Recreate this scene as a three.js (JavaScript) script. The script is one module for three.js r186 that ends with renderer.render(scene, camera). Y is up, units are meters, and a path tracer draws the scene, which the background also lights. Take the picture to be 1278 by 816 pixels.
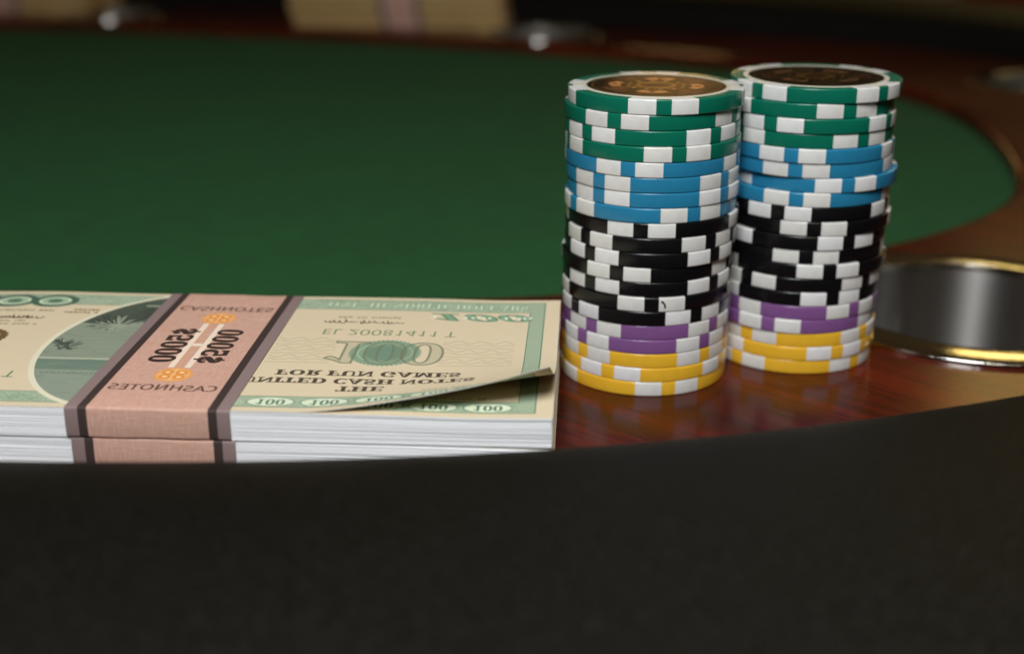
import * as THREE from 'three';
import { mergeGeometries, toCreasedNormals } from 'three/addons/utils/BufferGeometryUtils.js';
import { RectAreaLightUniformsLib } from 'three/addons/lights/RectAreaLightUniformsLib.js';

// ───────────────────────── camera, light, exposure ─────────────────────────
const mm = 0.001;
const scene = new THREE.Scene();
scene.background = new THREE.Color().setRGB(0.034, 0.022, 0.010);      // the dim room round the table
const camera = new THREE.PerspectiveCamera(28.37, 1278 / 816, 0.01, 30);
camera.position.set(0, 112.93 * mm, 0);
camera.rotation.set(-19.744 * Math.PI / 180, 0, 0);
camera.focus = 0.262; camera.userData.fStop = 8.8;
RectAreaLightUniformsLib.init();
const renderer = new THREE.WebGLRenderer({ antialias: true });
renderer.toneMapping = THREE.LinearToneMapping;
renderer.toneMappingExposure = 1;
renderer.shadowMap.enabled = true;

function areaLight(color, intensity, w, h, pos, target) {
  const l = new THREE.RectAreaLight(color, intensity, w, h);
  l.position.set(...pos); l.lookAt(...target); scene.add(l); return l;
}
const KEY = { pos: [0.10, 0.55, -0.02], target: [0.03, 0, -0.33], w: 0.12, h: 0.12, c: [1, 0.88, 0.70] };  // unseen overhead lamp, placed to light the tops of chips and notes
areaLight(new THREE.Color().setRGB(...KEY.c), 10, KEY.w, KEY.h, KEY.pos, KEY.target);
const FRONT = { pos: [-0.05, 0.49, 0.10], target: [0.03, 0, -0.29], w: 0.14, h: 0.24, c: [0.92, 0.96, 1.0] };  // unseen front light above the viewer, placed to brighten chip and note fronts
areaLight(new THREE.Color().setRGB(...FRONT.c), 35.5, FRONT.w, FRONT.h, FRONT.pos, FRONT.target);
const WARM = { pos: [0.90, 0.66, -1.71], target: [0.1, 0, -0.3], w: 0.52, h: 0.15, c: [1, 0.71, 0.22] };  // unseen warm lamp, placed for the golden sheen on wood and cup rim
areaLight(new THREE.Color().setRGB(...WARM.c), 3.6, WARM.w, WARM.h, WARM.pos, WARM.target);
const WARM2 = { pos: [0.30, 0.27, -2.4], target: [0, 0, -0.5], w: 0.17, h: 0.1, c: [1, 0.55, 0.18] };  // unseen small warm lamp, placed for the orange sheen on the far wood
areaLight(new THREE.Color().setRGB(...WARM2.c), 4, WARM2.w, WARM2.h, WARM2.pos, WARM2.target);

// ───────────────────────── helpers ─────────────────────────
function rng(seed) { let s = seed >>> 0; return () => { s = (s + 0x6D2B79F5) >>> 0; let t = s; t = Math.imul(t ^ (t >>> 15), t | 1); t ^= t + Math.imul(t ^ (t >>> 7), t | 61); return ((t ^ (t >>> 14)) >>> 0) / 4294967296; }; }
const rnd = rng(7);
const taken = new Map();
function numbered(n) { const k = taken.get(n) || 0; taken.set(n, k + 1); return k ? n + '_' + String(k).padStart(3, '0') : n; }
function tag(o, label, category, group, kind) {
  if (label) o.userData.label = label; if (category) o.userData.category = category;
  if (group) o.userData.group = group; if (kind) o.userData.kind = kind; return o;
}
function thing(name, label, category, group) { const g = new THREE.Group(); g.name = numbered(name); scene.add(g); return tag(g, label, category, group); }
function part(name, geo, mat, parent) { const m = new THREE.Mesh(geo, mat); m.name = name; m.castShadow = m.receiveShadow = true; parent.add(m); return m; }
const S = (r, g, b) => new THREE.Color().setRGB(r / 255, g / 255, b / 255, THREE.SRGBColorSpace);
const L = (r, g, b) => new THREE.Color().setRGB(r, g, b);
function hash(ix, iy, s) { let h = Math.imul(ix, 374761393) ^ Math.imul(iy, 668265263) ^ Math.imul(s, 974634533); h = Math.imul(h ^ (h >>> 13), 1274126177); return ((h ^ (h >>> 16)) >>> 0) / 4294967296; }
function pnoise(x, y, px, py, s) {                     // value noise, periodic over px × py cells
  const x0 = Math.floor(x), y0 = Math.floor(y), fx = x - x0, fy = y - y0;
  const u = fx * fx * (3 - 2 * fx), v = fy * fy * (3 - 2 * fy);
  const w = (a, n) => ((a % n) + n) % n;
  const a = hash(w(x0, px), w(y0, py), s), b = hash(w(x0 + 1, px), w(y0, py), s), c = hash(w(x0, px), w(y0 + 1, py), s), d = hash(w(x0 + 1, px), w(y0 + 1, py), s);
  return (a + (b - a) * u) * (1 - v) + (c + (d - c) * u) * v;
}
function dataTex(w, h, fn, srgb) {
  const d = new Uint8Array(w * h * 4);
  for (let y = 0; y < h; y++) for (let x = 0; x < w; x++) { const c = fn(x, y), i = (y * w + x) * 4; for (let k = 0; k < 3; k++) d[i + k] = Math.max(0, Math.min(255, c[k])); d[i + 3] = 255; }
  const t = new THREE.DataTexture(d, w, h); t.wrapS = t.wrapT = THREE.RepeatWrapping; t.magFilter = THREE.LinearFilter; t.minFilter = THREE.LinearFilter;
  if (srgb) t.colorSpace = THREE.SRGBColorSpace; t.needsUpdate = true; return t;
}
function canvasTex(w, h, draw) {
  const c = document.createElement('canvas'); c.width = w; c.height = h; draw(c.getContext('2d'), w, h);
  const t = new THREE.CanvasTexture(c); t.colorSpace = THREE.SRGBColorSpace; return t;
}
function planarUV(geo, ang, su, sv) {
  const p = geo.attributes.position, uv = new Float32Array(p.count * 2), c = Math.cos(ang), s = Math.sin(ang);
  for (let i = 0; i < p.count; i++) { const x = p.getX(i), z = p.getZ(i) - p.getY(i); uv[2 * i] = (x * c + z * s) / su; uv[2 * i + 1] = (-x * s + z * c) / sv; }
  geo.setAttribute('uv', new THREE.BufferAttribute(uv, 2)); return geo;
}
function creased(g, a) { g.scale(1000, 1000, 1000); const r = toCreasedNormals(g, a); r.scale(mm, mm, mm); return r; }
function box(w, h, d, x, y, z) { const g = new THREE.BoxGeometry(w, h, d); g.translate(x, y, z); return g; }

// ───────────────────────── materials ─────────────────────────
const mix = (a, b, t) => a.map((v, i) => v + (b[i] - v) * t);
const woodTex = dataTex(1024, 1024, (x, y) => {         // u along the grain, 0.42 m × 0.21 m
  const u = x / 1024, v = y / 1024;
  const wob = pnoise(u * 4, v * 8, 4, 8, 1) * 0.9 + pnoise(u * 12, v * 20, 12, 20, 2) * 0.25;
  const vv = v * 1 + wob * 0.03;
  const band = pnoise(u * 3, vv * 22, 3, 22, 3), mid = pnoise(u * 8, vv * 70, 8, 70, 4), fine = pnoise(u * 26, vv * 240, 26, 240, 5), pore = pnoise(u * 40, vv * 400, 40, 400, 6), cloud = pnoise(u * 5, v * 6, 5, 6, 8);
  let c = mix([98, 31, 15], [66, 23, 11], band);
  c = mix(c, [110, 52, 22], Math.max(0, cloud - 0.55) * 1.3);
  c = mix(c, [40, 20, 12], Math.max(0, mid - 0.5) * 0.9);
  c = mix(c, [34, 15, 9], Math.max(0, fine - 0.5) * 0.9);
  if (pore > 0.78) c = mix(c, [26, 13, 10], (pore - 0.78) * 2.2);
  return c;
}, true);
const wood = new THREE.MeshPhysicalMaterial({ map: woodTex, roughness: 0.2, specularIntensity: 0.32 });
const feltTex = dataTex(512, 512, (x, y) => {
  const n = pnoise(x / 2, y / 2, 256, 256, 11) * 0.5 + pnoise(x / 5, y / 5, 102.4 | 0, 102.4 | 0, 12) * 0.3 + pnoise(x / 40, y / 40, 12.8 | 0, 12.8 | 0, 13) * 0.25;
  const k = 0.80 + n * 0.38; return [21.5 * k, 81 * k, 36 * k];
}, true);
feltTex.repeat.set(1, 1);
const feltMat = new THREE.MeshStandardMaterial({ map: feltTex, bumpMap: feltTex, bumpScale: 0.0002, roughness: 1 });
const leatherTex = dataTex(1024, 1024, (x, y) => {      // pebble cells for the bump, 60 mm a tile
  const N = 80, cx = x / 1024 * N, cy = y / 1024 * N; let d1 = 9, d2 = 9;
  for (let j = -1; j <= 1; j++) for (let i = -1; i <= 1; i++) {
    const gx = Math.floor(cx) + i, gy = Math.floor(cy) + j, wx = ((gx % N) + N) % N, wy = ((gy % N) + N) % N;
    const d = Math.hypot(gx + hash(wx, wy, 21) - cx, gy + hash(wx, wy, 22) - cy);
    if (d < d1) { d2 = d1; d1 = d; } else if (d < d2) d2 = d;
  }
  const v = Math.min(1, (d2 - d1) * 2.2) * 200 + pnoise(x / 6, y / 6, 170, 170, 23) * 40; return [v, v, v];
});
const leather = new THREE.MeshPhysicalMaterial({ color: L(0.0050, 0.0043, 0.0026), roughness: 0.5, specularIntensity: 0.34, bumpMap: leatherTex, bumpScale: 0.00022 });
const steelTex = dataTex(512, 512, (x, y) => { const v = 150 + pnoise(x / 4, y / 1, 128, 512, 31) * 60 + pnoise(x / 30, y / 3, 17, 170, 32) * 40; return [v, v, v]; });
const steel = new THREE.MeshPhysicalMaterial({ color: L(0.5, 0.485, 0.465), metalness: 1, roughness: 0.29, anisotropy: 0.9, anisotropyRotation: Math.PI / 2, bumpMap: steelTex, bumpScale: 0.00003 });
const steelFarDimmed = new THREE.MeshPhysicalMaterial({ color: L(0.34, 0.32, 0.28), metalness: 1, roughness: 0.6 });  // same steel for the far cups, dimmer glints put into colour and roughness
const steelRim = new THREE.MeshStandardMaterial({ color: L(0.66, 0.63, 0.56), metalness: 1, roughness: 0.07, bumpMap: steelTex, bumpScale: 0.00002 });
const dark = new THREE.MeshStandardMaterial({ color: L(0.02, 0.017, 0.015), roughness: 0.7 });

// ───────────────────────── the poker table ─────────────────────────
// felt outline, mm on the table plane, counter-clockwise seen from above
const feltPts = [[11, -342], [70, -363], [119, -394], [143, -411], [171, -439], [193, -480], [209, -540], [220, -610], [216, -680], [190, -742], [142, -793], [32, -862], [-119, -935], [-262, -979], [-392, -1009], [-540, -1025], [-680, -1000], [-780, -910], [-810, -770], [-770, -620], [-680, -510], [-560, -432], [-420, -384], [-280, -358], [-145, -348], [-60, -340]];
const feltCurve = new THREE.CatmullRomCurve3(feltPts.map(p => new THREE.Vector3(p[0] * mm, 0, p[1] * mm)), true, 'centripetal');
const NC = 360;
const fp = feltCurve.getSpacedPoints(NC).slice(0, NC);
function smooth(arr, n) { for (let k = 0; k < n; k++) arr = arr.map((p, i) => { const a = arr[(i + NC - 1) % NC], b = arr[(i + 1) % NC]; return new THREE.Vector3((a.x + 2 * p.x + b.x) / 4, 0, (a.z + 2 * p.z + b.z) / 4); }); return arr; }
const inner = smooth(fp, 25);
const normalsOf = arr => arr.map((p, i) => { const a = arr[(i + NC - 1) % NC], b = arr[(i + 1) % NC]; const t = b.clone().sub(a).normalize(); return new THREE.Vector3(-t.z, 0, t.x); });
let nrm = normalsOf(inner);
{ let cx = 0, cz = 0; inner.forEach(p => { cx += p.x / NC; cz += p.z / NC; }); const o = inner[0].clone().sub(new THREE.Vector3(cx, 0, cz)); if (o.dot(nrm[0]) < 0) nrm = nrm.map(v => v.negate()); }
const ramp = (x, a, b) => { const t = Math.max(0, Math.min(1, (x - a) / (b - a))); return t * t * (3 - 2 * t); };
const outer = smooth(inner.map((p, i) => p.clone().addScaledVector(nrm[i], 0.135 - 0.03 * ramp(-p.z, 0.70, 0.88) + 0.005 * ramp(-p.x, -0.09, 0.02) * ramp(p.z, -0.45, -0.38) - 0.004 * ramp(p.x, 0.10, 0.16) * ramp(p.z, -0.52, -0.42))), 60);
let onrm = normalsOf(outer); if (onrm[0].dot(nrm[0]) < 0) onrm = onrm.map(v => v.negate());

function sweep(base, norms, profile, uTile, vTile) {    // profile: [offset outward, y] in metres
  const P = profile.length, pos = [], uv = [], idx = []; let s = 0;
  const acc = [0]; for (let k = 1; k < P; k++) acc.push(acc[k - 1] + Math.hypot(profile[k][0] - profile[k - 1][0], profile[k][1] - profile[k - 1][1]));
  for (let i = 0; i <= NC; i++) {
    const j = i % NC; if (i) s += base[j].distanceTo(base[(i - 1) % NC]);
    for (let k = 0; k < P; k++) { pos.push(base[j].x + norms[j].x * profile[k][0], profile[k][1], base[j].z + norms[j].z * profile[k][0]); uv.push(s / uTile, acc[k] / vTile); }
  }
  for (let i = 0; i < NC; i++) for (let k = 0; k < P - 1; k++) { const a = i * P + k, b = a + P; idx.push(a, b, a + 1, b, b + 1, a + 1); }
  const g = new THREE.BufferGeometry(); g.setAttribute('position', new THREE.Float32BufferAttribute(pos, 3)); g.setAttribute('uv', new THREE.Float32BufferAttribute(uv, 2)); g.setIndex(idx); g.computeVertexNormals(); return g;
}
function spline2(pts, n) { const c = new THREE.CatmullRomCurve3(pts.map(p => new THREE.Vector3(p[0] * mm, p[1] * mm, 0)), false, 'centripetal'); return c.getPoints(n).map(p => [p.x, p.y]); }

const table = thing('poker_table', 'oval poker table with green felt, reddish brown wooden rim and black padded edge', 'poker table');
const flat = arr => arr.map(p => new THREE.Vector2(p.x, -p.z));
const cups = [[124.5, -331, 46.5], [296, -700, 46.5], [20, -928, 46.5], [-318, -1048, 46.5]];
{ // felt, 7 mm below the wooden rim
  const g = new THREE.ShapeGeometry(new THREE.Shape(flat(inner.map((p, i) => p.clone().addScaledVector(nrm[i], 0.004))))); g.rotateX(-Math.PI / 2); g.translate(0, -0.007, 0); planarUV(g, 0.2, 0.09, 0.09);
  part('felt', g, feltMat, table);
  // wooden rim: flat top, rounded inner lip, round openings for the cup holders
  const sh = new THREE.Shape(flat(outer.map((p, i) => p.clone().addScaledVector(onrm[i], 0.012))));
  const R = 0.004;
  sh.holes.push(new THREE.Path(flat(inner.map((p, i) => p.clone().addScaledVector(nrm[i], R)))));
  for (const [x, z, r] of cups) { const h = new THREE.Path(); h.absarc(x * mm, -z * mm, (r - 6) * mm, 0, Math.PI * 2, true); sh.holes.push(h); }
  const top = new THREE.ShapeGeometry(sh, 48); top.rotateX(-Math.PI / 2);
  const prof = []; for (let k = 0; k <= 8; k++) { const a = k / 8 * Math.PI / 2; prof.push([R - Math.sin(a) * R, -R + Math.cos(a) * R]); } prof.push([0, -0.012]);
  const lip = sweep(inner, nrm, prof, 1, 1);
  const g2 = mergeGeometries([top.toNonIndexed(), lip.toNonIndexed()].map(q => { q.deleteAttribute('uv'); return planarUV(q, 0.72, 0.32, 0.16); }));
  part('wooden_rim', g2, wood, table);
  // padded rail
  const rail = spline2([[0.5, -3], [0.2, 3], [0.8, 9], [3.2, 14.5], [8, 19], [16, 22.3], [28, 24.4], [48, 25.6], [72, 25], [95, 21], [110, 13], [118, 2], [119, -12], [112, -30], [95, -42]], 60);
  part('padded_rail', sweep(outer, onrm, rail, 0.06, 0.06), leather, table);
  // body under the top
  part('table_body', sweep(outer, onrm, [[0.095, -0.042], [0.04, -0.05], [-0.02, -0.09], [-0.1, -0.1]], 1, 1), dark, table);
  const bt = new THREE.ShapeGeometry(new THREE.Shape(flat(outer.map((p, i) => p.clone().addScaledVector(onrm[i], -0.02))))); bt.rotateX(Math.PI / 2); bt.translate(0, -0.1, 0);
  const under = new THREE.ShapeGeometry(new THREE.Shape(flat(outer))); under.rotateX(Math.PI / 2); under.translate(0, -0.085, 0);
  part('underside', under, dark, table);
  const ped = new THREE.LatheGeometry([[0.001, -0.75], [0.34, -0.75], [0.33, -0.71], [0.12, -0.66], [0.09, -0.4], [0.1, -0.2], [0.22, -0.09]].map(p => new THREE.Vector2(...p)), 40); ped.translate(-0.3, 0, -0.65);
  part('pedestal', ped, wood, table);
  // steel cup holders let into the rim
  const cupProf = [[36.6, 0.6], [36.5, -1], [36.4, -6], [36.2, -30], [36, -50], [34, -54.5], [30, -56], [0.01, -56]].map(p => new THREE.Vector2(p[0] * mm, p[1] * mm));
  const rimProf = [[46.5, -0.3], [46.5, 0.9], [46.3, 1.15], [45.9, 1.3], [44, 1.5], [40.5, 1.6], [37.4, 1.5], [36.7, 1.4], [36.5, 1.1], [36.5, -0.6]].reverse().map(p => new THREE.Vector2(p[0] * mm, p[1] * mm));
  const cg = new THREE.LatheGeometry(cupProf, 128), rg = new THREE.LatheGeometry(rimProf, 128);
  cups.forEach(([x, z], i) => {
    const c = part('cup_holder', cg, i ? steelFarDimmed : steel, table); c.position.set(x * mm, 0, z * mm);
    part('cup_rim', rg, steelRim, c);
  });
}
const floorG = new THREE.CircleGeometry(6, 48); floorG.rotateX(-Math.PI / 2); floorG.translate(0, -0.75, -1);
const carpetTex = dataTex(256, 256, (x, y) => { const n = pnoise(x / 2, y / 2, 128, 128, 41) * 0.6 + pnoise(x / 16, y / 16, 16, 16, 42) * 0.4; return [26 + n * 16, 15 + n * 8, 11 + n * 7]; }, true);
planarUV(floorG, 0, 0.3, 0.3);
tag(part('floor', floorG, new THREE.MeshStandardMaterial({ map: carpetTex, roughness: 1 }), scene), 'dark brown floor seen beyond the far side of the table', null, null, 'structure');

// ───────────────────────── poker chips ─────────────────────────
const CR = 19.5, CT = 3.33, BV = 0.3;
function arc(profile, a0, a1, n) {                       // closed profile [r,y] mm swept from a0 to a1 (deg; 0 faces +z), with end caps
  const P = profile.length, pos = [], idx = [];
  for (let i = 0; i <= n; i++) { const a = (a0 + (a1 - a0) * i / n) * Math.PI / 180; for (const [r, y] of profile) pos.push(r * Math.sin(a) * mm, y * mm, r * Math.cos(a) * mm); }
  for (let i = 0; i < n; i++) for (let k = 0; k < P; k++) { const a = i * P + k, b = a + P, c = i * P + (k + 1) % P, d = c + P; idx.push(a, b, c, b, d, c); }
  if (a1 - a0 < 359.9) for (let k = 1; k < P - 1; k++) { idx.push(0, k, k + 1); const o = n * P; idx.push(o, o + k + 1, o + k); }
  const uv = []; for (let i = 0; i < pos.length; i += 3) uv.push(Math.atan2(pos[i], pos[i + 2]) * 0.0195 / 0.03 + pos[i] * 7, (pos[i + 1] + Math.hypot(pos[i], pos[i + 2])) / 0.03);
  const g = new THREE.BufferGeometry(); g.setAttribute('position', new THREE.Float32BufferAttribute(pos, 3)); g.setAttribute('uv', new THREE.Float32BufferAttribute(uv, 2)); g.setIndex(idx);
  return creased(g, 0.7);
}
function chipProfile(rIn, R, top) { // rounded outer edge
  const o = [[rIn, 0.08], [R - BV, 0.02]];
  for (let k = 1; k <= 4; k++) { const a = k / 4 * Math.PI / 2; o.push([R - BV + Math.sin(a) * BV, 0.02 + BV - Math.cos(a) * BV]); }
  for (let k = 0; k <= 4; k++) { const a = k / 4 * Math.PI / 2; o.push([R - BV + Math.cos(a) * BV, top - BV + Math.sin(a) * BV]); }
  o.push([rIn, top - 0.06]); return o;
}
const A0 = 4.75, A1 = 22.25;

const speckTex = dataTex(512, 512, (x, y) => { const n = pnoise(x / 3, y / 3, 170, 170, 51), m = pnoise(x / 30, y / 30, 17, 17, 52); let k = 0.955 + m * 0.045 - Math.max(0, n - 0.88) * 1.1; return [255 * k, 254 * k, 251 * k]; }, true);
const scuffTex = dataTex(512, 512, (x, y) => { const v = 128 + (pnoise(x / 60, y / 3, 8, 170, 53) - 0.5) * 70 + (pnoise(x / 4, y / 4, 128, 128, 54) - 0.5) * 60; return [v, v, v]; });
const plast = c => new THREE.MeshPhysicalMaterial({ color: c, map: speckTex, roughness: 0.23, ior: 1.48, bumpMap: scuffTex, bumpScale: 0.00003 });
const CM = { green: plast(L(0.003, 0.15, 0.092)), blue: plast(L(0.022, 0.215, 0.39)), black: plast(L(0.0055, 0.0055, 0.0065)), purple: plast(L(0.225, 0.095, 0.275)), yellow: plast(L(0.86, 0.49, 0.034)) };
const whites = [[0.78, 0.78, 0.765], [0.745, 0.735, 0.705], [0.81, 0.81, 0.81], [0.77, 0.765, 0.73]].map(c => plast(L(...c)));
const ringMat = plast(L(0.76, 0.73, 0.6));  // white ring tinted cream, warm light from behind put into its colour
const bodyGeo = (() => {
  const top = CT - 0.02, gs = [];
  for (let k = 0; k < 4; k++) { gs.push(arc(chipProfile(16.3, CR, top), k * 90 + A1, k * 90 + 90 - A1, 24)); gs.push(arc(chipProfile(16.3, CR, top), k * 90 - A0, k * 90 + A0, 3)); }
  gs.push(arc([[0.02, 0.2], [16.5, 0.12], [16.5, CT - 0.2], [0.02, CT - 0.2]], 0, 360, 48));
  return mergeGeometries(gs);
})();
const spotGeo = arc(chipProfile(16.3, CR + 0.025, CT - 0.01), -(A1 - A0) / 2, (A1 - A0) / 2, 9);
const ringGeo = (() => {                                 // white face ring: even inside, reaching out to the edge between two paired spots
  const top = CT, gs = [arc([[15.4, top - 0.3], [16.55, top - 0.3], [16.55, top - 0.03], [16.4, top], [15.45, top]], 0, 360, 96)];
  for (let k = 0; k < 4; k++) gs.push(arc([[16.4, top - 0.3], [18.55, top - 0.3], [18.55, top - 0.06], [18.45, top - 0.02], [16.4, top - 0.02]], k * 90 - A0 - 0.5, k * 90 + A0 + 0.5, 3));
  return mergeGeometries(gs);
})();
const labelGeo = new THREE.CircleGeometry(15.45 * mm, 64); labelGeo.rotateX(-Math.PI / 2); labelGeo.translate(0, (CT - 0.06) * mm, 0);
function labelTex(seed, bright) {
  return canvasTex(1024, 1024, (x) => {
    const r = rng(seed), T = Math.PI * 2; x.fillStyle = '#0e0906'; x.fillRect(0, 0, 1024, 1024); x.translate(512, 512);
    for (let i = 0; i < 110; i++) { const a = r() * T, l = 120 + r() * 330, w = 0.01 + r() * 0.03; x.fillStyle = `rgba(${150 + r() * 80},${80 + r() * 60},${20 + r() * 25},${bright * (0.12 + r() * 0.35)})`; x.beginPath(); x.moveTo(Math.cos(a) * 70, Math.sin(a) * 70); x.lineTo(Math.cos(a - w) * l, Math.sin(a - w) * l); x.lineTo(Math.cos(a + w) * l, Math.sin(a + w) * l); x.fill(); }
    x.strokeStyle = `rgba(196,150,70,${0.55 * bright})`; x.lineWidth = 7; x.beginPath(); x.arc(0, 0, 470, 0, T); x.stroke();
    // four gilded card-suit panels round the rim and the ornamental arcs between them
    for (let k = 0; k < 4; k++) { x.save(); x.rotate(k * Math.PI / 2 + 0.25);
      x.fillStyle = `rgba(205,140,84,${0.85 * bright})`; x.beginPath(); x.moveTo(-120, -300); x.quadraticCurveTo(0, -400, 120, -300); x.lineTo(80, -240); x.quadraticCurveTo(0, -290, -80, -240); x.fill();
      x.fillStyle = '#20120a'; x.beginPath(); x.moveTo(0, -340); x.lineTo(26, -305); x.lineTo(0, -268); x.lineTo(-26, -305); x.fill();
      x.restore();
      x.save(); x.rotate(k * Math.PI / 2 + 0.25 + Math.PI / 4); x.strokeStyle = `rgba(150,96,70,${0.8 * bright})`; x.lineWidth = 16;
      for (let j = 0; j < 3; j++) { x.beginPath(); x.arc(0, 0, 400 - j * 46, -Math.PI / 2 - 0.3 + j * 0.05, -Math.PI / 2 + 0.3 - j * 0.07); x.stroke(); }
      x.restore(); }
    x.fillStyle = `rgba(190,130,50,${0.6 * bright})`; x.beginPath(); x.arc(0, 0, 150, 0, T); x.fill();
    x.fillStyle = '#2a180c'; x.beginPath(); x.ellipse(0, 0, 120, 84, 0, 0, T); x.fill();
    x.fillStyle = `rgba(214,168,90,${0.8 * bright})`; for (let i = 0; i < 12; i++) { x.beginPath(); x.arc(Math.cos(i / 12 * T) * 205, Math.sin(i / 12 * T) * 205, 15, 0, T); x.fill(); }
  });
}
const labelMat = (s, b) => new THREE.MeshPhysicalMaterial({ map: labelTex(s, b), roughness: 0.3, specularIntensity: 0.3 });
const labelMats = [labelMat(3, 1), labelMat(5, 0.42)];  // gold print stronger on the left label, its reflected sheen put into the colour

// theta (deg) of one pair of white spots and the centre x of each chip, from the top down
const LEFT = { z: [-288.05, -287.84], data: [[32.0, 89], [31.3, 60], [31.5, 38], [31.6, 11], [31.6, 69], [31.8, 48], [32.1, 47], [31.6, 23], [32.1, 77], [31.8, 37], [31.7, 42], [31.1, 65], [31.4, 44], [31.3, 88], [31.2, 30], [31.4, 46], [31.3, 38], [31.3, 39], [31.3, 60], [31.1, 12]] };
const RIGHT = { z: [-301.48, -301.34], data: [[70.4, 37], [68.9, 16], [69.5, 52], [69.3, 27], [69.7, 67], [69.9, 70], [71.2, 12], [69.9, 72], [70.0, 60], [70.6, 83], [69.7, 21], [69.7, 82], [70.2, 7], [69.6, 41], [69.2, 14], [69.4, 32], [68.8, 62], [69.3, 45], [69.2, 21], [69.0, 39]] };
const KINDS = [['green', 4], ['blue', 4], ['black', 7], ['purple', 2], ['yellow', 3]];
const ORD = ['topmost', 'second', 'third', 'fourth', 'fifth', 'sixth', 'lowest'];
function makeChip(colour, w) {
  const g = new THREE.Group();
  part('chip_body', bodyGeo, CM[colour], g);
  for (let k = 0; k < 4; k++) for (const s of [-1, 1]) { const m = part('edge_spot', spotGeo, whites[w % 4], g); m.rotation.y = (k * 90 + s * (A0 + A1) / 2) * Math.PI / 180; }
  return g;
}
const protos = {}; let ci = 0;
for (const [side, st] of [['left', LEFT], ['right', RIGHT]]) {
  let i = 0;
  for (const [colour, n] of KINDS) for (let k = 0; k < n; k++, i++) {
    const key = colour + ci % 4; protos[key] ||= makeChip(colour, ci); ci++;
    const c = protos[key].clone(); c.name = numbered('poker_chip'); scene.add(c);
    const [x, th] = st.data[i];
    const jz = i === 0 || i === 19 ? 0 : (rnd() - 0.5) * 0.5;
    c.position.set(x * mm, (19 - i) * CT * mm, (st.z[0] + (st.z[1] - st.z[0]) * i / 19 + jz) * mm); c.rotation.y = th * Math.PI / 180;
    const ord = k === n - 1 ? 'lowest' : ORD[k];
    let lab = `${ord} ${colour} chip with white edge spots in the ${side} stack`;
    if (i === 0) { lab = side === 'left' ? 'green chip with gold patterned dark label face up on top of the left stack' : 'green chip with dark greenish brown label, painted with less gold sheen, face up on top of the right stack'; }
    if (side === 'left' && i === 13) lab = 'sixth black chip of the left stack, a dark nick in its white spot';
    if (side === 'right' && i === 6) lab = 'third blue chip of the right stack, pushed out to the right';
    tag(c, lab, 'poker chip', `${colour} poker chips in the two stacks on the wooden rim`);
    if (i === 0) { const r = part('face_ring', ringGeo, ringMat, c); const l = part('face_label', labelGeo, labelMats[side === 'left' ? 0 : 1], c); l.rotation.y = side === 'left' ? -1.5 : 0.4; }
    if (side === 'left' && i === 13) { // the chipped white spot
      const q = new THREE.CatmullRomCurve3([[-0.9, 2.55], [-0.55, 2.4], [-0.2, 2.0], [0.0, 1.45], [-0.05, 1.1]].map(([s, y]) => { const a = (5.6) * Math.PI / 180 * 1 + s / CR; return new THREE.Vector3(Math.sin(a) * CR * 1.0015, y, Math.cos(a) * CR * 1.0015).multiplyScalar(mm); }));
      const nick = part('nick', new THREE.TubeGeometry(q, 14, 0.22 * mm, 6), CM.black, c); nick.rotation.y = -th * Math.PI / 180 + 0.02;
    }
  }
}

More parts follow.
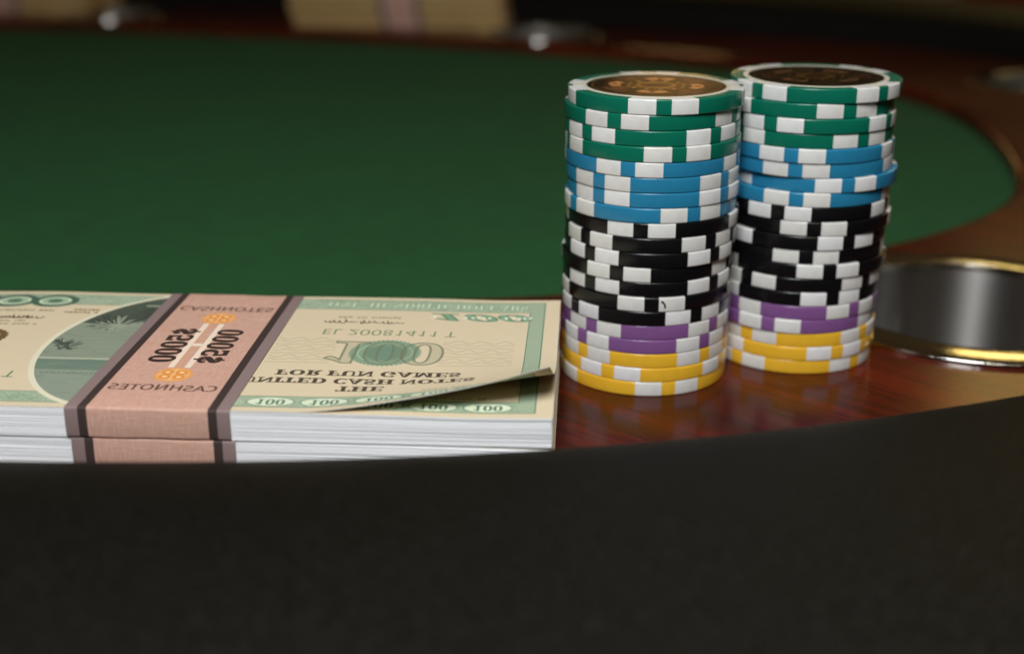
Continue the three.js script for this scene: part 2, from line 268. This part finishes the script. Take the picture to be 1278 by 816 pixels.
// ───────────────────────── bundles of play banknotes ─────────────────────────
const NW = 156, ND = 66.5, YAW = -3.245 * Math.PI / 180;
const noteTex = canvasTex(2048, 880, (x) => {             // y = 0 is the edge nearest the viewer
  const k = 2048 / NW, r = rng(19); x.scale(k, k * (880 / 2048) * (NW / ND));
  x.fillStyle = '#dccaa9'; x.fillRect(0, 0, NW, ND);
  for (let i = 0; i < 9000; i++) { x.fillStyle = r() < 0.5 ? 'rgba(200,180,140,0.10)' : 'rgba(250,242,220,0.12)'; x.fillRect(r() * NW, r() * ND, 0.3 + r() * 0.8, 0.15); }
  x.fillStyle = '#efeee9'; x.fillRect(0, 0, 0.8, ND); const G = '#a2b195', GD = '#67866c';
  // border
  x.fillStyle = G; x.fillRect(3, 2, 149.8, 5.2); x.fillRect(3, 58, 149.8, 6.8); x.fillRect(149.4, 2, 3.4, 62.8); x.fillRect(3, 2, 3.4, 62.8);
  for (let i = 0; i < 1500; i++) { x.strokeStyle = r() < 0.5 ? 'rgba(60,110,80,0.35)' : 'rgba(225,235,205,0.35)'; x.lineWidth = 0.14; const top = r() < 0.45, bx = 3 + r() * 146, by = top ? 2.2 + r() * 4 : 58.3 + r() * 6; x.beginPath(); x.arc(bx, by, 0.3 + r() * 0.5, 0, 4); x.stroke(); }
  x.strokeStyle = 'rgba(60,100,75,0.7)'; x.lineWidth = 0.2; x.strokeRect(3.2, 2.2, 149.4, 62.4); x.strokeRect(6.4, 7.2, 143, 50.8);
  // value ovals on the near border
  x.textAlign = 'center'; x.textBaseline = 'middle';
  for (let u = 103; u < 150; u += 10.2) { x.fillStyle = '#dfe6c8'; x.beginPath(); x.ellipse(u, 4.6, 4.5, 2.15, 0, 0, 7); x.fill(); x.strokeStyle = GD; x.lineWidth = 0.25; x.stroke(); x.fillStyle = '#4c6f5c'; x.font = 'bold 3.4px serif'; x.fillText('100', u, 4.75); }
  // far border lettering
  x.fillStyle = '#dbe6c4'; x.font = 'bold 4.2px serif'; x.fillText('ONE  HUNDRED  DOLLARS', 126, 61.4, 46); x.strokeStyle = 'rgba(70,110,80,0.6)'; x.lineWidth = 0.15; x.strokeText('ONE  HUNDRED  DOLLARS', 126, 61.4, 46);
  // far-left ornate zeros
  for (const u of [22, 30.5, 40]) { x.strokeStyle = '#47654f'; x.lineWidth = 1.6; x.fillStyle = '#9db795'; x.beginPath(); x.ellipse(u, 60, 4.6, 3.4, 0, 0, 7); x.fill(); x.stroke(); x.strokeStyle = '#d8e2c4'; x.lineWidth = 0.6; x.beginPath(); x.ellipse(u, 60, 3.4, 2.4, 0, 0, 7); x.stroke(); x.fillStyle = '#55745b'; x.beginPath(); x.ellipse(u, 60, 1.7, 1.3, 0, 0, 7); x.fill(); }
  // 100 at the far right
  x.save(); x.translate(137.5, 54); x.scale(2.15, 1); x.font = 'italic bold 6.2px serif'; x.fillStyle = '#7fa482'; x.fillText('100', 0, 0); x.strokeStyle = '#587f62'; x.lineWidth = 0.22; x.strokeText('100', 0, 0); x.font = 'bold 2px serif'; x.fillStyle = '#e6ead0'; x.fillText('1', -4.3, 0); x.fillText('100', 0, 0); x.fillText('100', 4.2, 0); x.restore();
  // serial number, right and left
  x.fillStyle = '#7d8a68'; x.font = '4.5px sans-serif'; x.fillText('EL 20081411 T', 119.6, 43.3, 31.5);
  x.fillStyle = '#5f8064'; x.fillText('EL 20081411 T', 35, 15.6, 31.5);
  // signatures as pen strokes
  const scrawl = (u, v, w, c) => { x.strokeStyle = c; x.lineWidth = 0.36; x.beginPath(); x.moveTo(u, v); let p = u; for (; p < u + w;) { const d = 0.7 + r() * 0.9; x.bezierCurveTo(p + d * 0.2, v - 1 - r() * 1.6, p + d, v - r() * 1.8, p + d * 0.8, v + 0.5 - r()); p += d; } x.stroke(); };
  scrawl(104.5, 50.2, 7, '#6d5c44'); scrawl(112.5, 50.2, 9, '#6d5c44'); scrawl(24, 49.2, 17, '#5c4a34'); scrawl(30, 49.4, 9, '#5c4a34');
  x.fillStyle = '#8d7d62'; x.font = '1.8px serif'; 
  const micro = (u, v, w, c) => { x.fillStyle = c; for (let p = u; p < u + w;) { const d = 0.35 + r() * 0.7; x.fillRect(p, v - 0.5 - r() * 0.3, d, 0.75 + r() * 0.3); p += d + 0.22 + (r() < 0.15 ? 0.8 : 0); } };
  micro(107, 53, 14, '#a29474'); micro(24, 53.6, 18, '#94835f'); micro(24, 46.4, 15, '#a0906d'); micro(24, 44.4, 18, '#a0906d'); micro(46.6, 54.6, 5, '#8c7048'); micro(45, 52.8, 7, '#8c7048'); micro(131, 9, 12, '#a7a184');
  // faint guilloche lines either side of the seal
  x.strokeStyle = 'rgba(150,140,110,0.45)'; x.lineWidth = 0.3;
  for (const [u0, u1] of [[97, 110], [132, 147]]) for (let j = 0; j < 9; j++) { const v = 25 + j * 1.7; x.beginPath(); for (let u = u0; u <= u1; u += 0.5) { const w = v + Math.sin(u * 1.3 + j) * 0.4 * (j % 3); u === u0 ? x.moveTo(u, w) : x.lineTo(u, w); } x.stroke(); }
  // seal
  x.fillStyle = '#869f83'; x.beginPath(); for (let i = 0; i <= 96; i++) { const a = i / 96 * Math.PI * 2, q = i % 2 ? 7.7 : 7.1; x.lineTo(120.6 + Math.cos(a) * q, 31.3 + Math.sin(a) * q); } x.fill();
  x.fillStyle = '#728d76'; x.beginPath(); x.arc(120.6, 31.3, 4.2, 0, 7); x.fill(); x.strokeStyle = '#a8c4a0'; x.lineWidth = 0.3; x.beginPath(); x.arc(120.6, 31.3, 5.6, 0, 7); x.stroke();
  // big outlined 100
  x.save(); x.translate(121, 31.4); x.scale(1, 1.0); x.font = 'bold 17px serif'; x.strokeStyle = 'rgba(112,116,92,0.7)'; x.lineWidth = 0.55; for (const [ch, dx] of [['1', -8.2], ['0', -0.4], ['0', 7.3]]) { x.strokeText(ch, dx, 0); x.fillStyle = 'rgba(120,130,100,0.22)'; x.fillText(ch, dx, 0); } x.restore();
  // title lines
  const title = (s, u, v, h, w) => { x.save(); x.translate(u, v); x.scale(1.28, 1); x.font = `bold ${h}px serif`; x.fillStyle = '#4e4234'; x.fillText(s, 0, 0, w / 1.28); x.strokeStyle = '#4e4234'; x.lineWidth = 0.12; x.strokeText(s, 0, 0, w / 1.28); x.restore(); };
  title('THE', 118.7, 11.8, 3.4, 9.5); title('UNITED CASH NOTES', 117.6, 15.7, 3.5, 46); title('FOR FUN GAMES', 119, 19.8, 3.5, 37);
  // brown seal, left
  x.fillStyle = '#6e5634'; x.beginPath(); for (let i = 0; i <= 48; i++) { const a = i / 48 * Math.PI * 2, q = i % 2 ? 5.4 : 4.8; x.lineTo(33.8 + Math.cos(a) * q, 35.8 + Math.sin(a) * q); } x.fill(); x.strokeStyle = '#a58a5c'; x.lineWidth = 0.5; x.beginPath(); x.arc(33.8, 35.8, 3.3, 0, 7); x.stroke();
  // oval beach vignette
  x.save(); x.beginPath(); x.ellipse(72.4, 33.2, 24, 33.4, 0, 0, 7); x.fillStyle = '#e4dcc0'; x.fill(); x.beginPath(); x.ellipse(72.4, 33.2, 22.8, 32.2, 0, 0, 7); x.clip();
  x.fillStyle = '#8b9684'; x.fillRect(40, -2, 82, 70); x.fillStyle = '#6f8271'; x.fillRect(40, 18.5, 82, 5.6); x.fillStyle = '#b0b39a'; x.fillRect(40, 24.1, 82, 1); x.fillStyle = '#86897130'; x.fillRect(40, 25, 82, 30);
  for (let i = 0; i < 900; i++) { x.strokeStyle = `rgba(${r() < 0.5 ? '60,75,62' : '190,190,165'},0.25)`; x.lineWidth = 0.15; const u = 45 + r() * 70, v = r() * 66, w = 1 + r() * 5; x.beginPath(); x.moveTo(u, v); x.lineTo(u + w, v + (r() - 0.5) * 0.5); x.stroke(); }
  x.fillStyle = '#5b6a5b'; for (let i = 0; i < 16; i++) x.fillRect(54 + i * 0.9, 16.4 + r() * 0.4, 0.6, 0.35);
  const frond = (cx, cy, n, l, c) => { for (let i = 0; i < n; i++) { const a = r() * Math.PI * 2, q = l * (0.5 + r() * 0.5); x.strokeStyle = c; x.lineWidth = 0.3; x.beginPath(); x.moveTo(cx, cy); x.quadraticCurveTo(cx + Math.cos(a) * q * 0.6, cy + Math.sin(a) * q * 0.6 - 0.8, cx + Math.cos(a) * q, cy + Math.sin(a) * q + 0.8); x.stroke(); } };
  x.fillStyle = '#4c5548'; x.beginPath(); x.moveTo(40, 68); x.lineTo(48, 47); x.quadraticCurveTo(56, 44, 64, 47); x.quadraticCurveTo(70, 45, 78, 48); x.lineTo(90, 70); x.fill();
  frond(58, 46, 70, 6, '#3c443a'); frond(60, 45, 40, 6, '#98a08a'); frond(66, 52, 80, 7, '#3a4238'); frond(52, 33.5, 26, 3.2, '#454e44'); frond(54, 31, 22, 3, '#454e44');
  x.fillStyle = '#a9ab92'; x.fillRect(66, 46.6, 8, 0.9); x.fillRect(62, 57.5, 10, 0.8);
  x.restore();
});
const paperNoise = dataTex(256, 256, (x, y) => { const v = 120 + pnoise(x / 2, y / 2, 128, 128, 61) * 120; return [v, v, v]; });
const noteMat = new THREE.MeshStandardMaterial({ map: noteTex, roughness: 0.78 });
const edgeTones = [[0.9, 0.9, 0.9], [0.885, 0.885, 0.885], [0.91, 0.91, 0.91], [0.86, 0.86, 0.86]];
const edgeMat = new THREE.MeshStandardMaterial({ vertexColors: true, roughness: 0.9 });

function sheet(us, vs, th, place, uv, colour) {           // a note: top, underside and four thin edges; u from the left end, v from the near edge (mm)
  const pos = [], uvs = [], col = [], idx = [];
  const rows = [];
  for (const side of [1, 0]) { const base = pos.length / 3; rows.push(base);
    for (let j = 0; j <= vs; j++) for (let i = 0; i <= us; i++) { const u = i / us * NW, v = j / vs * ND, p = place(u, v); pos.push((p[0] - NW) * mm, (p[1] - (side ? 0 : th)) * mm, -p[2] * mm); uvs.push(u / NW, 1 - v / ND); }
    for (let j = 0; j < vs; j++) for (let i = 0; i < us; i++) { const a = base + j * (us + 1) + i, b = a + 1, c = a + us + 1, d = c + 1; side ? idx.push(a, b, c, b, d, c) : idx.push(a, c, b, b, c, d); } }
  const edge = (list) => { const b = pos.length / 3; list.forEach(([i, j]) => { for (const side of [0, 1]) { const s = rows[side] + j * (us + 1) + i; pos.push(pos[3 * s], pos[3 * s + 1], pos[3 * s + 2]); uvs.push(0.002, 0.5); } }); for (let k = 0; k < list.length - 1; k++) { const a = b + 2 * k; idx.push(a, a + 1, a + 2, a + 1, a + 3, a + 2); } };
  const I = [...Array(us + 1).keys()], J = [...Array(vs + 1).keys()];
  edge(I.map(i => [i, 0])); edge(I.map(i => [i, vs])); edge(J.map(j => [0, j])); edge(J.map(j => [us, j]));
  const g = new THREE.BufferGeometry(); g.setAttribute('position', new THREE.Float32BufferAttribute(pos, 3)); g.setAttribute('uv', new THREE.Float32BufferAttribute(uvs, 2)); g.setIndex(idx); g.computeVertexNormals();
  if (colour) { const c = new Float32Array(pos.length); for (let i = 0; i < c.length; i += 3) c.set(colour, i); g.setAttribute('color', new THREE.BufferAttribute(c, 3)); }
  return g;
}
const HB = 6.0, NS = 38, TH = HB / (NS + 2);
const bandU0 = 65.4, bandU1 = 96.5;
const pinch = u => { const d = Math.abs(u - 81) - 15.5; return 1 - Math.exp(-Math.max(0, d) / 22); };   // 0 under the band, 1 far from it
const wave = (u, s) => Math.sin(u * 0.105 + s) * 0.16 + Math.sin(u * 0.21 + s * 2.1) * 0.07;
function bundleGeos(seed, tones = edgeTones) {
  const r = rng(seed), gs = [];
  let drift = 0;
  for (let k = 0; k < NS; k++) {
    const f = (k + 0.5) / NS, dn = (r() - 0.5) * 0.016, du = (r() - 0.5) * 0.2 - 0.15, sk = (r() - 0.5) * 0.004; drift += (r() - 0.5) * 0.02;
    const t = TH * (0.985 + r() * 0.01), tone = tones[Math.floor(r() * 4)];
    gs.push(sheet(30, 1, t, (u, v) => [u + du + drift, (k + 1) * TH * 1 + (f - 0.0) * wave(u, seed) * pinch(u) * 0.9 - (v > 30 ? 0 : 0), v + dn + (u - 81) * sk + Math.sin(u * 0.06 + k * 0.4) * 0.02], null, tone));
  }
  return mergeGeometries(gs);
}
// paper band: printed outside, wrapped round the bundle
const bandTex = canvasTex(1024, 2048, (x) => {            // u across the band (31.1 mm), y along it: front (6) top (66.9) back (6)
  const W = bandU1 - bandU0, H = 79, kx = 1024 / W, ky = 2048 / H, r = rng(77); x.scale(kx, ky);
  x.fillStyle = '#cba08d'; x.fillRect(0, 0, W, H);
  for (let i = 0; i < 14000; i++) { x.fillStyle = r() < 0.5 ? 'rgba(190,120,95,0.10)' : 'rgba(255,225,205,0.12)'; r() < 0.5 ? x.fillRect(r() * W, r() * H, 0.12, 1 + r() * 2) : x.fillRect(r() * W, r() * H, 1 + r() * 2, 0.12); }
  x.fillStyle = '#8b7672'; x.fillRect(0, 0, 2.7, H); x.fillRect(W - 2.6, 0, 2.6, H); x.fillStyle = '#3d2f2b'; x.fillRect(2.5, 0, 1.7, H); x.fillRect(W - 4.1, 0, 1.7, H);
  x.textAlign = 'center'; x.textBaseline = 'middle'; const v0 = 6.2, cx = W / 2;
  const ink = '#5e4438';
  const word = (v, rot) => { x.save(); x.translate(cx, v0 + v); x.rotate(rot); x.scale(1.25, 1); x.font = '3.7px sans-serif'; x.fillStyle = ink; x.fillText('CASHNOTES', 0, 0, 21.4 / 1.25); x.strokeStyle = ink; x.lineWidth = 0.12; x.strokeText('CASHNOTES', 0, 0, 21.4 / 1.25); x.restore(); };
  word(56.9, 0); word(10.0, Math.PI);
  for (const v of [50.1, 16.8]) { x.strokeStyle = '#f0a04a'; x.lineWidth = 0.5; x.fillStyle = '#e9b27c'; x.beginPath(); x.ellipse(cx, v0 + v, 3.5, 3.3, 0, 0, 7); x.fill(); x.stroke(); x.fillStyle = '#e8923a'; for (const s of [-1, 1]) { for (const q of [-1, 1]) { x.beginPath(); x.ellipse(cx + s * 1.35, v0 + v + q * 1.15, 1.25, 1.2, 0, 0, 7); x.fill(); } } x.fillStyle = '#f6d3a4'; for (const s of [-1, 1]) for (const q of [-1, 1]) { x.beginPath(); x.ellipse(cx + s * 1.4, v0 + v + q * 1.15, 0.55, 0.5, 0, 0, 7); x.fill(); } x.strokeStyle = '#f4c48a'; x.lineWidth = 0.3; x.beginPath(); x.moveTo(cx, v0 + v - 3); x.lineTo(cx, v0 + v + 3); x.stroke(); }
  x.fillStyle = '#f2dcc6'; x.fillRect(cx - 2.3, v0 + 20.5, 1.25, 26); x.fillRect(cx + 1.05, v0 + 20.5, 1.25, 26); x.fillStyle = '#d9a27c'; for (let i = 0; i < 40; i++) { x.fillRect(cx - 1.0, v0 + 21 + i * 0.64, 0.4 + r() * 1.6, 0.4); } x.fillStyle = '#f2dcc6'; x.fillRect(cx - 1, v0 + 32.6, 2, 1.6);
  for (const s of [-1, 1]) { x.save(); x.translate(cx + s * 5.3, v0 + 33.3); x.rotate(s * Math.PI / 2); x.scale(1.0, 1); x.font = 'bold 7.2px serif'; x.fillStyle = '#3a2a22'; x.fillText('$5000', 0, 0, 22.5); x.strokeStyle = '#3a2a22'; x.lineWidth = 0.35; x.strokeText('$5000', 0, 0, 22.5); x.restore(); }
});
const bandMat = new THREE.MeshStandardMaterial({ map: bandTex, roughness: 0.72, bumpMap: paperNoise, bumpScale: 0.00002 });
function bandGeo(h) {
  const o = 0.16, c = 0.55, path = [];
  const corner = (cz, cy, a0) => { for (let k = 0; k <= 5; k++) { const a = (a0 + k * 18) * Math.PI / 180; path.push([cz + Math.cos(a) * c, cy + Math.sin(a) * c]); } };
  // path in (toward the viewer, up): front bottom → front top → back top → back bottom → closed under
  corner(o + 0.25 - c, -0.0 + c - 0.02, -90); path.push([o + 0.32, h * 0.5]); corner(o + 0.2 - c, h + o - c, 0); for (let k = 1; k < 12; k++) path.push([-ND * k / 12, h + o + Math.sin(k / 12 * Math.PI) * 0.12]); corner(-ND - o + c - 0.2, h + o - c, 90); path.push([-ND - o - 0.25, h * 0.5]); corner(-ND - o - 0.2 + c, c - 0.02, 180);
  const ring = []; for (const p of path) ring.push(p); ring.push(path[0]);
  const acc = [0]; for (let k = 1; k < ring.length; k++) acc.push(acc[k - 1] + Math.hypot(ring[k][0] - ring[k - 1][0], ring[k][1] - ring[k - 1][1]));
  const start = acc[5] - 0.9, pos = [], uv = [], idx = [], US = 12, P = ring.length;
  for (let i = 0; i <= US; i++) for (let k = 0; k < P; k++) { const u = bandU0 + (bandU1 - bandU0) * i / US, yy = ring[k][1] + Math.sin(i * 1.3) * 0.05 + Math.sin(i * 0.5) * 0.06 * (ring[k][1] > h * 0.6 ? 1 : -0.6); pos.push((u - NW) * mm, Math.max(yy, 0.01) * mm, ring[k][0] * mm); uv.push(i / US, 1 - Math.min(0.999, Math.max(0.001, (acc[k] - start) / 79))); }
  for (let i = 0; i < US; i++) for (let k = 0; k < P - 1; k++) { const a = i * P + k, b = a + P; idx.push(a, b, a + 1, b, b + 1, a + 1); }
  const g = new THREE.BufferGeometry(); g.setAttribute('position', new THREE.Float32BufferAttribute(pos, 3)); g.setAttribute('uv', new THREE.Float32BufferAttribute(uv, 2)); g.setIndex(idx); g.computeVertexNormals(); return creased(g, 0.9);
}
const bGeo = bandGeo(HB);
function makeBundle(seed, curled, tones) {
  const g = new THREE.Group();
  part('note_stack', bundleGeos(seed, tones), edgeMat, g).userData.kind = 'stuff';
  const topY = u => (NS + 1) * TH + wave(u, seed) * pinch(u) * 0.9;
  part('note', sheet(60, 2, TH * 0.8, (u, v) => [u, topY(u), curled ? v : v + 0.5 - v * 0.01], true), noteMat, g).userData.label = 'second note, its printed corner showing under the curl';
  const top = part('note', sheet(90, 44, TH * 0.7, (u, v) => {
    const y0 = topY(u) + TH + Math.max(0, (v - 58) / 8.5) ** 2 * 0.1 * pinch(u);
    if (!curled) return [u, y0, v + 0.5 - v * 0.01];
    const s = Math.max(0, (u - 109) / (NW - 109)), vc = 33 * Math.min(1, 0.25 + s), q = Math.max(0, 1 - v / vc);
    const l = 8.1 * Math.pow(s, 1.36) * q * q;
    return [u - l * l * 0.012, y0 + l, v + l * 0.58 * q];
  }, true), noteMat, g);
  top.userData.label = curled ? 'top note with its near right corner curled up' : 'top note lying flat';
  part('paper_band', bGeo, bandMat, g);
  return g;
}
const bx = 7.43, bz = -215.23;
const b0 = makeBundle(3, true); b0.name = numbered('banknote_bundle'); scene.add(b0);
b0.position.set(bx * mm, 12.1 * mm, bz * mm); b0.rotation.y = YAW;
tag(b0, 'top bundle of play banknotes in a pink paper band, upper note corner curled', 'banknote bundle', 'bundles of play banknotes piled beside the chips');
const b1 = makeBundle(8, false); b1.name = numbered('banknote_bundle'); scene.add(b1);
b1.position.set((bx - 0.5) * mm, 5.95 * mm, (bz + 0.15) * mm); b1.rotation.y = YAW - 0.004; b1.children[b1.children.length - 1].position.x = 1.1 * mm;
tag(b1, 'second bundle of play banknotes, pressed under the top bundle with the curled note', 'banknote bundle', 'bundles of play banknotes piled beside the chips');
const b2 = b1.clone(); b2.name = numbered('banknote_bundle'); scene.add(b2); b2.position.set((bx + 0.1) * mm, 0.02 * mm, (bz - 0.3) * mm); b2.rotation.y = YAW + 0.003;
tag(b2, 'lowest bundle of play banknotes in the near pile, resting on the wooden rim', 'banknote bundle', 'bundles of play banknotes piled beside the chips');

// ───────────────────────── far side of the table, out of focus ─────────────────────────
const farTones = [[0.56, 0.36, 0.14], [0.5, 0.32, 0.12], [0.6, 0.41, 0.18], [0.52, 0.33, 0.13]];  // paper edges browner and darker than on the near bundles
const bf = makeBundle(21, false, farTones);
const farG = 'bundles of play banknotes across the table';
const ordF = ['lowest', 'second lowest', 'middle', 'second highest'];
for (let k = 0; k < 5; k++) {
  const c = bf.clone(); c.name = numbered('banknote_bundle'); scene.add(c); c.position.set((-6 + (rnd() - 0.5) * 4) * mm, (0.02 + k * 6.15) * mm, (-950 + (rnd() - 0.5) * 3) * mm); c.rotation.y = -0.10 + (rnd() - 0.5) * 0.02;
  tag(c, `${k === 4 ? 'topmost' : ordF[k]} blurred banknote bundle in the pile across the table behind the left chip stack`, 'banknote bundle', farG);
}
for (let k = 0; k < 4; k++) {
  const c = bf.clone(); c.name = numbered('banknote_bundle'); scene.add(c); c.position.set((-336 + (rnd() - 0.5) * 4) * mm, (0.02 + k * 6.15) * mm, (-1045 + (rnd() - 0.5) * 3) * mm); c.rotation.y = -0.2 + (rnd() - 0.5) * 0.03;
  tag(c, `${['lowest', 'second lowest', 'second highest', 'topmost'][k]} blurred banknote bundle in the pile at the far left corner of the photo`, 'banknote bundle', farG);
}

// red padded chair beyond the far right edge
{
  const ch = thing('upholstered_chair', 'red upholstered chair standing in the dark beyond the table', 'chair');
  const red = new THREE.MeshStandardMaterial({ color: L(0.3, 0.02, 0.015), roughness: 0.85 });
  const sh = new THREE.Shape(); sh.moveTo(-0.2, 0); sh.lineTo(0.2, 0); sh.lineTo(0.19, 0.42); sh.quadraticCurveTo(0, 0.5, -0.19, 0.42); sh.lineTo(-0.2, 0);
  const bk = new THREE.ExtrudeGeometry(sh, { depth: 0.04, bevelEnabled: true, bevelSize: 0.02, bevelThickness: 0.02, bevelSegments: 4 }); bk.translate(0, 0.52, -0.22);
  part('backrest', bk, red, ch);
  const ss = new THREE.Shape(); ss.moveTo(-0.2, -0.2); ss.lineTo(0.2, -0.2); ss.lineTo(0.22, 0.2); ss.lineTo(-0.22, 0.2); const se = new THREE.ExtrudeGeometry(ss, { depth: 0.05, bevelEnabled: true, bevelSize: 0.015, bevelThickness: 0.015, bevelSegments: 3 }); se.rotateX(Math.PI / 2); se.translate(0, 0.48, 0);
  part('seat', se, red, ch);
  for (const [x, z] of [[-0.18, -0.2], [0.18, -0.2], [-0.2, 0.17], [0.2, 0.17]]) { const lg = new THREE.CylinderGeometry(0.016, 0.012, 0.425, 12); lg.translate(x, 0.2125, z); part('leg', lg, dark, ch); }
  ch.position.set(0.86, -0.75, -1.9); ch.rotation.y = -0.4;
}

// unseen lamps, out of view, placed for the overhead and front light and warm sheens
function lamp(name, label, w, h, pos, target, colour, glow) {
  const g = thing(name, label, 'lamp'); g.position.set(...pos); g.lookAt(...target);
  part('lamp_housing', mergeGeometries([box(w + 0.02, h + 0.02, 0.03, 0, 0, -0.02), box(w + 0.02, 0.008, 0.02, 0, h / 2 + 0.006, 0), box(w + 0.02, 0.008, 0.02, 0, -h / 2 - 0.006, 0), box(0.008, h, 0.02, w / 2 + 0.006, 0, 0), box(0.008, h, 0.02, -w / 2 - 0.006, 0, 0)]), dark, g);
  const d = box(w, h, 0.003, 0, 0, -0.0035);
  part('lamp_diffuser', d, new THREE.MeshStandardMaterial({ color: L(0.8, 0.8, 0.8), emissive: colour, emissiveIntensity: glow }), g);
}
for (const [name, label, q, glow] of [['unseen_overhead_lamp', 'unseen square lamp above the near edge of the table, placed to light it from overhead', KEY, 1], ['unseen_front_light', 'unseen cool white light panel above the viewer, placed to light the fronts of chips and notes', FRONT, 1], ['unseen_warm_lamp', 'unseen wide warm lamp beyond the right end of the table, placed for the sheen on wood and cup rim', WARM, 0.3], ['unseen_warm_lamp', 'unseen small warm lamp beyond the middle of the table, placed for the glow on the far wood', WARM2, 0.3]])
  lamp(name, label, q.w, q.h, q.pos, q.target, L(...q.c), glow);

scene.traverse(o => { if (o.isMesh) { o.castShadow = true; o.receiveShadow = true; } });
renderer.render(scene, camera);
